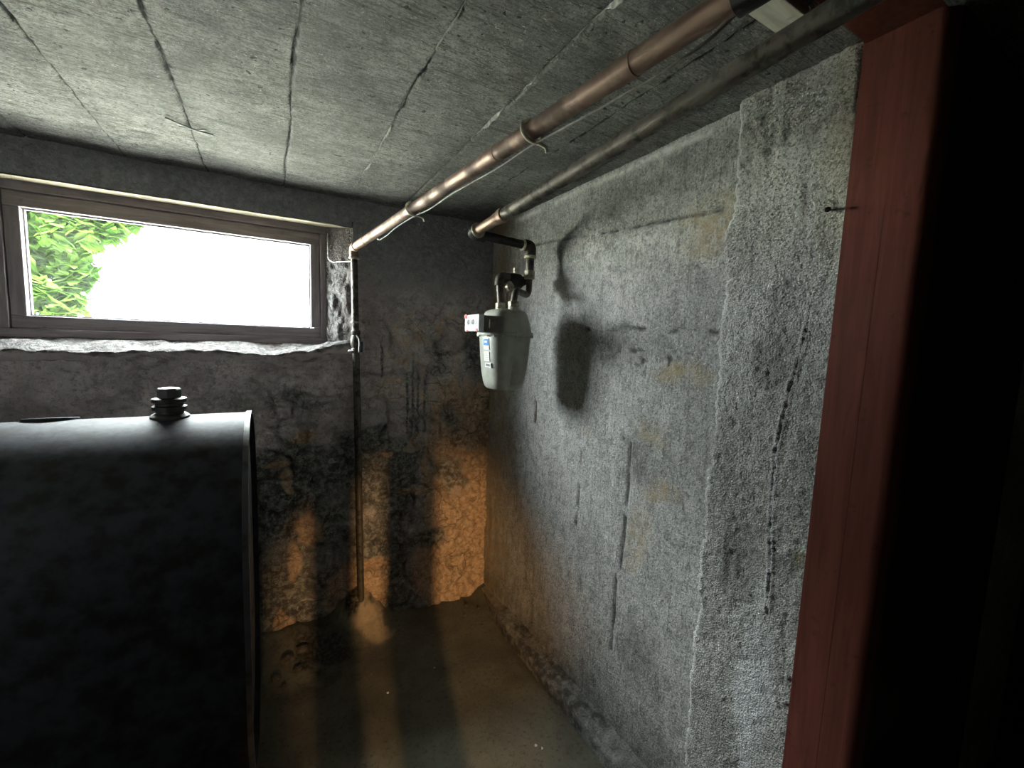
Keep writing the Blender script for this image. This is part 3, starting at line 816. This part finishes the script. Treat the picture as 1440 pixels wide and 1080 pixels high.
RB = Vector((0.346, 2.105, 1.47))
MB().tube([A + Vector((0.002, 0, -0.04)), RB], 0.0155, 0, 16).build('riser', M['iron'], cp, smooth=True)
valve = MB().lathe([(0.0155, -0.055), (0.021, -0.05), (0.021, -0.035), (0.017, -0.03), (0.024, -0.012), (0.024, 0.012), (0.017, 0.03), (0.021, 0.035), (0.021, 0.05), (0.0155, 0.055)], RB, (0, 0, 1), 16).build('valve', M['iron'], cp, smooth=True)
MB().tube([RB + Vector((-0.035, -0.012, -0.045)), RB + Vector((0.03, -0.012, -0.045))], 0.005, 0, 8).build('valve_lever', M['wire'], valve, smooth=True)
MB().tube([RB + Vector((0.0, -0.022, 0.03)), RB + Vector((0.012, -0.03, 0.01)), RB + Vector((0.010, -0.03, -0.05))], 0.004, 0.01, 8).build('stem', M['wire'], valve, smooth=True)
MB().box((RB.x + 0.012, RB.y - 0.022, RB.z - 0.05), (RB.x + 0.03, RB.y + 0.01, RB.z + 0.0)).build('bracket', mat_plain('dull_blue_paint', (0.10, 0.13, 0.17), 0.6), valve, bevel=0.003)
MB().lathe([(0.016, 0), (0.019, 0.002), (0.019, 0.008), (0.016, 0.01)], (0.342, 2.105, 1.555), (0, 0, 1), 14).build('solder_ring', M['solder'], cp, smooth=True)
MB().tube([RB - Vector((0, 0, 0.04)), (0.353, 2.105, 1.15), (0.372, 2.112, 0.14)], 0.0165, 0.05, 16).build('lower_pipe', M['iron'], cp, smooth=True)

# grey cable hung under it, held by ties
cab = empty('cable', (0.45, 1.2, 1.88), 'thin grey cable slung below the copper pipe', 'cable')
pts = []
for t, off, side in ((0.33, 0.021, 0.006), (0.36, 0.03, 0.008), (0.45, 0.033, 0.004), (0.55, 0.0215, 0.004), (0.715, 0.0205, 0.006), (0.84, 0.029, 0.008), (0.96, 0.0225, 0.006), (1.10, 0.025, 0.008), (1.22, 0.027, 0.010), (1.34, 0.0215, 0.008), (1.44, 0.026, 0.010), (1.54, 0.027, 0.012), (1.64, 0.028, 0.016), (1.72, 0.012, 0.0235), (1.76, -0.010, 0.0240), (1.79, -0.026, 0.004)):
    pts.append(onA(t) + Vector((side, 0, -off)))
MB().tube(pts, 0.0022, 0.06, 8).build('sheath', M['cable'], cab, smooth=True)
for t in (0.715, 1.34):
    c = onA(t)
    u = dirp.cross(Vector((0, 0, 1))).normalized()
    w = dirp.cross(u)
    ring = [c + (u * math.cos(a) + w * math.sin(a)) * (R1 + 0.0048) + dirp * 0.006 * math.sin(a) for a in [math.radians(k) for k in range(-200, 100, 15)]]
    ring.append(c + Vector((0.020, -0.004, -0.020)))
    ring.append(c + Vector((0.034, -0.006, -0.024)))
    ring.append(c + Vector((0.038, -0.006, -0.034)))
    MB().tube(ring, 0.0036, 0, 8).build('tie', M['tie'], cab, smooth=True)

# ------------------------------------------------------------------ gas pipe and meter
G0 = Vector((0.7806, -0.155, 2.0594))
G1 = Vector((0.700, 1.553, 1.918))
gd = (G1 - G0).normalized()
gp = empty('gas_pipe', (0.95, 1.55, 1.66), 'iron gas pipe under the ceiling dropping to the gas meter', 'pipe')
R2 = 0.021
gl = (G1 - G0).length
MB().tube([G0, G0 + gd * (gl - 0.19)], R2, 0, 20).build('ceiling_run', M['iron'], gp, smooth=True)
MB().tube([G0 + gd * (gl - 0.20), G1], R2 - 0.002, 0, 20).build('copper_nipple', M['copper'], gp, smooth=True)
MB().lathe([(R2, -0.03), (R2 + 0.005, -0.028), (R2 + 0.005, -0.004), (R2 + 0.001, -0.002), (R2 + 0.001, 0.03), (R2 - 0.002, 0.032)], G0 + gd * (gl - 0.19), gd, 20).build('coupling', M['copper'], gp, smooth=True)
E1 = G1 + gd * 0.022
MB().tube([G1 - gd * 0.022, E1, E1 + Vector((0.05, 0, -0.002))], R2 + 0.0055, 0.02, 18).build('elbow', M['black_iron'], gp, smooth=True)
MB().lathe([(R2 - 0.002, -0.003), (R2 + 0.008, -0.002), (R2 + 0.008, 0.004), (R2 - 0.001, 0.005)], G1 - gd * 0.024, gd, 20).build('elbow_lip', M['putty'], gp, smooth=True)
D0 = Vector((0.968, 1.575, 1.905))
MB().tube([E1 + Vector((0.03, 0, -0.001)), D0 - Vector((0.02, 0, 0))], R2 - 0.003, 0, 18).build('cross_pipe', M['black_iron'], gp, smooth=True)
MB().tube([D0 - Vector((0.035, 0, 0)), D0, D0 - Vector((0, 0, 0.04))], R2 + 0.003, 0.024, 18).build('elbow', M['iron'], gp, smooth=True)
MB().lathe([(0.018, 0), (0.0255, 0.001), (0.0255, 0.008), (0.018, 0.009)], D0 - Vector((0.043, 0, 0)), (1, 0, 0), 18).build('elbow_lip', M['putty'], gp, smooth=True)
MB().lathe([(0.018, 0), (0.0255, 0.001), (0.0255, 0.010), (0.018, 0.011)], D0 - Vector((0, 0, 0.052)), (0, 0, 1), 18).build('elbow_lip', M['putty'], gp, smooth=True)
MB().tube([D0 - Vector((0, 0, 0.045)), D0 - Vector((0, 0, 0.115))], 0.0175, 0, 16).build('drop_pipe', M['iron'], gp, smooth=True)
MB().lathe([(0.018, 0), (0.024, 0.002), (0.024, 0.036), (0.018, 0.038)], D0 - Vector((0, 0, 0.140)), (0, 0, 1), 8).build('union', M['fitting'], gp, bevel=0.002)
CN = Vector((0.852, 1.500, 1.630))      # near and far meter connections
CF = Vector((0.852, 1.612, 1.630))
D1 = D0 - Vector((0, 0, 0.135))
MB().tube([D1, D1 - Vector((0, 0, 0.075)), (0.862, 1.505, 1.705), CN + Vector((0, 0, 0.028))], 0.0135, 0.045, 16).build('swan_neck', M['iron'], gp, smooth=True)
MB().tube([CF + Vector((0, 0, 0.028)), CF + Vector((-0.006, 0, 0.075)), CF + Vector((-0.010, 0.0, 0.125)), CF + Vector((0.040, 0, 0.130))], 0.0135, 0.03, 16).build('outlet_neck', M['iron'], gp, smooth=True)
MB().tube([CF + Vector((-0.010, 0, 0.10)), CF + Vector((-0.008, 0, 0.138)), CF + Vector((0.035, 0, 0.138))], 0.0200, 0.02, 16).build('outlet_elbow', M['iron'], gp, smooth=True)
MB().lathe([(0.016, -0.012), (0.022, -0.01), (0.022, 0.010), (0.016, 0.012)], CF + Vector((0.028, -0.02, 0.098)), (0.3, -1, 0.1), 14).build('outlet_plug', M['fitting'], gp, smooth=True)
MB().lathe([(0.018, 0.0), (0.030, 0.004), (0.034, 0.02), (0.034, 0.05), (0.026, 0.066), (0.020, 0.07)], CF + Vector((0.034, 0, 0.128)), (1, 0, -0.06), 18).build('shut_off_cock', M['black_iron'], gp, smooth=True)
MB().tube([CF + Vector((0.070, 0, 0.15)), CF + Vector((0.068, 0, 0.182))], 0.010, 0, 10).build('cock_key', M['fitting'], gp, smooth=True)
MB().tube([CF + Vector((0.09, 0, 0.122)), (0.952, 1.600, 1.752), (0.968, 1.590, 1.775)], 0.016, 0.01, 16).build('service_pipe', M['black_iron'], gp, smooth=True)

meter = empty('gas_meter', (0.850, 1.556, 1.30), 'grey enamelled gas meter hanging from its pipes by the concrete wall', 'meter')
MC = (0.848, 1.556)
def sup(z, hx, hy, n=48, p=3.4, flute=0.0, ox=0.0):
    out = []
    for k in range(n):
        a = 2 * math.pi * k / n
        c, s_ = math.cos(a), math.sin(a)
        x = abs(c) ** (2 / p) * math.copysign(1, c)
        y = abs(s_) ** (2 / p) * math.copysign(1, s_)
        dent = 1 - flute * math.exp(-(x / 0.22) ** 2) * (1 if abs(y) > 0.5 else 0)
        out.append((MC[0] + ox + x * hx, MC[1] + y * hy * dent, z))
    return out
HX, HY = 0.100, 0.098
mb = MB()
mb.rings([sup(1.296, 0.040, 0.045), sup(1.298, 0.060, 0.062, flute=0.05), sup(1.306, 0.069, 0.070, flute=0.18), sup(1.325, 0.076, 0.077, flute=0.22), sup(1.37, 0.084, 0.084, flute=0.20), sup(1.43, 0.090, 0.089, flute=0.15),
          sup(1.49, 0.094, 0.092, flute=0.06), sup(1.515, 0.096, 0.094, flute=0.02), sup(1.524, 0.096, 0.094)])
mb.build('body', M['meter'], meter, smooth=True)
MB().rings([sup(1.518, 0.103, 0.101), sup(1.521, 0.105, 0.103), sup(1.529, 0.105, 0.103), sup(1.534, 0.102, 0.100)]).build('flange', M['meter'], meter, smooth=True)
MB().rings([sup(1.530, 0.099, 0.097), sup(1.55, 0.096, 0.094), sup(1.58, 0.089, 0.087), sup(1.605, 0.081, 0.080), sup(1.618, 0.074, 0.074), sup(1.625, 0.062, 0.064), sup(1.628, 0.040, 0.044)]).build('top_cover', M['meter'], meter, smooth=True)
for k in range(14):
    a = 2 * math.pi * (k + 0.5) / 14
    p = sup(1.526, 0.101, 0.099, 56)[int((k + 0.5) * 4)]
    MB().lathe([(0.005, -0.012), (0.005, -0.006), (0.0035, 0.010), (0.002, 0.0105)], p, (0, 0, 1), 6).build('bolt', M['fitting'], meter)
for c in (CN, CF):
    nut = MB().lathe([(0.020, -0.012), (0.022, -0.008), (0.022, 0.004), (0.017, 0.008)], c, (0, 0, 1), 18).build('connection_boss', M['meter'], meter, smooth=True)
    MB().lathe([(0.0205, 0.006), (0.0215, 0.008), (0.0215, 0.026), (0.018, 0.030), (0.015, 0.031)], c, (0, 0, 1), 6).build('swivel_nut', M['fitting'], nut, bevel=0.0012)
# index box and its window
ib = MB().box((0.690, 1.432, 1.529), (0.768, 1.552, 1.592)).build('index_case', M['meter_dark'], meter, bevel=0.004)
MB().box((0.710, 1.4300, 1.545), (0.7145, 1.4325, 1.578)).build('label_strip', M['tie'], ib)
MB().box((0.666, 1.428, 1.531), (0.6895, 1.556, 1.594)).build('index_cover', M['white'], ib, bevel=0.003)
for a, b in (((1.534, 1.580), (1.557, 1.596)), ((1.435, 1.5305), (1.452, 1.541)), ((1.522, 1.5295), (1.540, 1.537))):
    MB().box((0.6645, a[0], a[1]), (0.6665, b[0], b[1])).build('red_mark', M['redp'], ib)
for k in range(4):
    MB().lathe([(0.0105, 0), (0.0105, 0.0018), (0.009, 0.002)], (0.6662, 1.455 + 0.022 * k, 1.566), (-1, 0, 0), 18).build('dial', M['ink' if k % 2 else 'meter'], ib)
# stickers down the front
def front_x(z):
    P_ = ((1.306, 0.069), (1.325, 0.076), (1.37, 0.084), (1.43, 0.090), (1.49, 0.094), (1.524, 0.096))
    return MC[0] - np.interp(z, [p[0] for p in P_], [p[1] for p in P_]) - 0.0006
def sticker(y0, y1, z0, z1, mt, name, parent, lift=0.0):
    mb = MB()
    xa, xb = front_x(z0) - lift, front_x(z1) - lift
    mb.v = [(xa, y0, z0), (xa, y1, z0), (xb, y1, z1), (xb, y0, z1), (xa + 0.003, y0, z0), (xa + 0.003, y1, z0), (xb + 0.003, y1, z1), (xb + 0.003, y0, z1)]
    mb.f = [(0, 1, 2, 3), (7, 6, 5, 4), (0, 4, 5, 1), (1, 5, 6, 2), (2, 6, 7, 3), (3, 7, 4, 0)]
    return mb.build(name, mt, parent)
s1 = sticker(1.515, 1.562, 1.462, 1.510, M['label_white'], 'sticker', meter)
sticker(1.517, 1.560, 1.478, 1.504, M['blue'], 'blue_panel', s1, 0.0008)
sticker(1.530, 1.552, 1.490, 1.496, M['label_white'], 'white_mark', s1, 0.0014)
s2 = sticker(1.515, 1.562, 1.415, 1.453, M['label_white'], 'sticker', meter)
for k in range(4):
    sticker(1.520, 1.557, 1.421 + 0.008 * k, 1.4235 + 0.008 * k, M['meter'], 'print_line', s2, 0.0008)
s3 = sticker(1.505, 1.556, 1.390, 1.408, M['label_white'], 'sticker', meter)
for k in range(7):
    sticker(1.510 + 0.006 * k, 1.512 + 0.006 * k + 0.001 * (k % 2), 1.394, 1.404, M['ink'], 'bar', s3, 0.0008)

# ------------------------------------------------------------------ small things
nail = empty('nail', (1.03, 0.486, 1.80), 'rusty nail sticking out of the rough plaster pier', 'nail')
MB().tube([(1.055, 0.486, 1.806), (1.03, 0.480, 1.801), (1.008, 0.470, 1.795)], 0.0026, 0, 8).build('shank', M['rusty'], nail, smooth=True)
MB().lathe([(0.0055, 0), (0.0055, 0.0018), (0.003, 0.002)], (1.008, 0.470, 1.795), (-0.85, -0.5, -0.1), 10).build('head', M['rusty'], nail)

for k, (x, y, zb) in enumerate(((0.42, 1.86, 1.925), (0.47, 1.70, 1.93))):
    mb = MB()
    zt = float(ceil_z(np.array(x), np.array(y)))
    mb.tube([(x, y, zt + 0.003), (x + 0.004, y - 0.002, (zt + zb) / 2), (x + 0.003, y + 0.004, zb)], 0.0007, 0, 5)
    tag(mb.build('thread', M['web']), ('dusty thread from the ceiling to the copper pipe, close to the window wall', 'dusty thread from the ceiling to the copper pipe, next to the first white tie')[k], 'thread', 'threads above the copper pipe')
twig = empty('twig', (-0.205, 1.70, 2.118), 'small dark twig stuck to the ceiling near the window', 'twig')
MB().tube([(-0.26, 1.66, 2.1165), (-0.20, 1.70, 2.1150), (-0.15, 1.715, 2.118)], 0.0026, 0.01, 6).build('stem', M['ink'], twig)
MB().tube([(-0.235, 1.705, 2.118), (-0.19, 1.70, 2.1145), (-0.165, 1.68, 2.117)], 0.0018, 0.01, 6).build('side_shoot', M['ink'], twig)

# rubble chips lying on the floor
def chip(x, y, s, label, group, mt='stone', pale=False):
    rnd = random.Random(int(x * 9173 + y * 3391))
    bm = bmesh.new()
    bmesh.ops.create_icosphere(bm, subdivisions=1, radius=s)
    for v in bm.verts:
        v.co *= rnd.uniform(0.7, 1.15)
        v.co.z *= 0.65
    me = bpy.data.meshes.new('stone_chip')
    bm.to_mesh(me)
    bm.free()
    o = link('stone_chip', me, M[mt])
    zf = float(floor_z(np.array(x), np.array(y)))
    o.location = (x, y, zf + s * 0.45)
    o.rotation_euler = (0, 0, rnd.uniform(0, 6))
    return tag(o, label, 'stone', group)
for x, y, s, w in ((0.035, 1.99, 0.034, 'largest broken stone on the floor beside the oil tank end'), (-0.01, 1.93, 0.026, 'broken stone closest to the rim of the oil tank'), (0.075, 1.94, 0.020, 'small broken stone between larger ones beside the oil tank'), (0.02, 1.88, 0.016, 'smallest broken stone on the floor by the oil tank'), (0.10, 2.02, 0.030, 'big broken stone against the sooty wall, nearest the upright pipe')):
    chip(x, y, s, w, 'broken stones beside the oil tank')
for x, y, s in ((0.93, 2.05, 0.012), (0.98, 2.00, 0.009), (0.89, 1.98, 0.008), (1.00, 1.90, 0.007), (0.94, 1.86, 0.006)):
    chip(x, y, s, 'small plaster crumb on the floor in the wall corner', 'plaster crumbs in the corner')
for x, y, s in ((0.40, 1.66, 0.006), (0.62, 1.70, 0.005), (0.83, 1.17, 0.006), (0.845, 1.15, 0.005)):
    chip(x, y, s, 'tiny white chip lying out on the dark floor', 'white chips on the floor', 'white')

# unseen column and post, added behind the camera to split the lamp's beam
colm = empty('unseen_shadow_column', (0.145, -0.5, 0), 'added thick round column in the dark room, casting a shadow band', 'column')
MB().lathe([(0.042, 0.012), (0.042, 2.105)], (0.145, -0.5, 0), n=24).build('shaft', M['black_iron'], colm, smooth=True)
MB().box((0.080, -0.565, 0.0), (0.21, -0.435, 0.012)).build('base_plate', M['black_iron'], colm)
dp = empty('unseen_shadow_post', (0.030, -0.5, 0), 'added slim upright post beside the column, casting a second shadow band', 'pipe')  # second added blocker, keeps the lamp off part of the window wall
MB().lathe([(0.031, 0.0), (0.031, 2.105)], (0.030, -0.5, 0), n=20).build('pipe', M['black_iron'], dp, smooth=True)
MB().lathe([(0.031, 0.9), (0.037, 0.902), (0.037, 0.96), (0.031, 0.962)], (0.030, -0.5, 0), n=20).build('hub', M['black_iron'], dp, smooth=True)

# ------------------------------------------------------------------ outside
gz = 1.36
ground = MB().box((-30, 2.44, gz - 0.4), (30, 45, gz)).build('ground', M['ground'])
tag(ground, 'pale gravelly yard outside the window', None, None, 'structure')
def tree(bx_, by_, lab, blobs, nleaf, seed):
    rnd = random.Random(seed)
    t = empty('leafy_tree', (bx_, by_, gz), lab, 'tree')
    top = Vector((bx_, by_, gz + 2.6))
    MB().tube([(bx_, by_, gz - 0.02), (bx_ + 0.05, by_, gz + 1.2), tuple(top)], [0.11, 0.085, 0.05], 0, 10).build('trunk', M['bark'], t, smooth=True)
    for c, r in blobs:
        MB().tube([(bx_ + 0.03, by_, gz + 0.9 + rnd.random()), c], [0.035, 0.01], 0, 6).build('branch', M['bark'], t, smooth=True)
    V, F = [], []
    for k in range(nleaf):
        c, r = blobs[rnd.randrange(len(blobs))]
        d = Vector((rnd.gauss(0, 1), rnd.gauss(0, 1), rnd.gauss(0, 1))).normalized() * r * rnd.random() ** 0.5
        p = Vector(c) + d
        s = rnd.uniform(0.07, 0.13)
        q = Matrix.Rotation(rnd.uniform(0, 6.28), 3, 'Z') @ Matrix.Rotation(rnd.uniform(-0.9, 0.9), 3, 'X')
        n = len(V)
        for a in ((0, -1, 0), (0.42, -0.25, -0.08), (0.30, 0.5, -0.05), (0, 1, -0.15), (-0.30, 0.5, -0.05), (-0.42, -0.25, -0.08)):
            V.append(tuple(p + q @ (Vector(a) * s)))
        F += [(n, n + 1, n + 2, n + 3), (n, n + 3, n + 4, n + 5)]
    me = bpy.data.meshes.new('foliage')
    me.from_pydata(V, [], F)
    tag(link('foliage', me, M['leaf'], t), None, None, None, 'stuff')
    return t
tree(-2.75, 6.3, 'green leafy tree seen through the left end of the window',
     [((-2.1, 6.2, 2.75), 0.45), ((-1.75, 6.0, 2.85), 0.36), ((-1.42, 6.0, 2.80), 0.26), ((-1.30, 6.0, 2.95), 0.22), ((-2.3, 6.2, 2.3), 0.42), ((-2.35, 6.1, 1.85), 0.40), ((-1.90, 6.2, 2.35), 0.26), ((-1.95, 6.1, 1.75), 0.30), ((-1.75, 6.1, 2.05), 0.16), ((-1.50, 6.0, 2.58), 0.24), ((-1.27, 6.0, 2.70), 0.13), ((-1.72, 6.0, 2.45), 0.26), ((-2.9, 6.2, 2.7), 0.7), ((-2.6, 6.4, 3.4), 0.7), ((-1.9, 6.3, 3.3), 0.4)], 8000, 3)
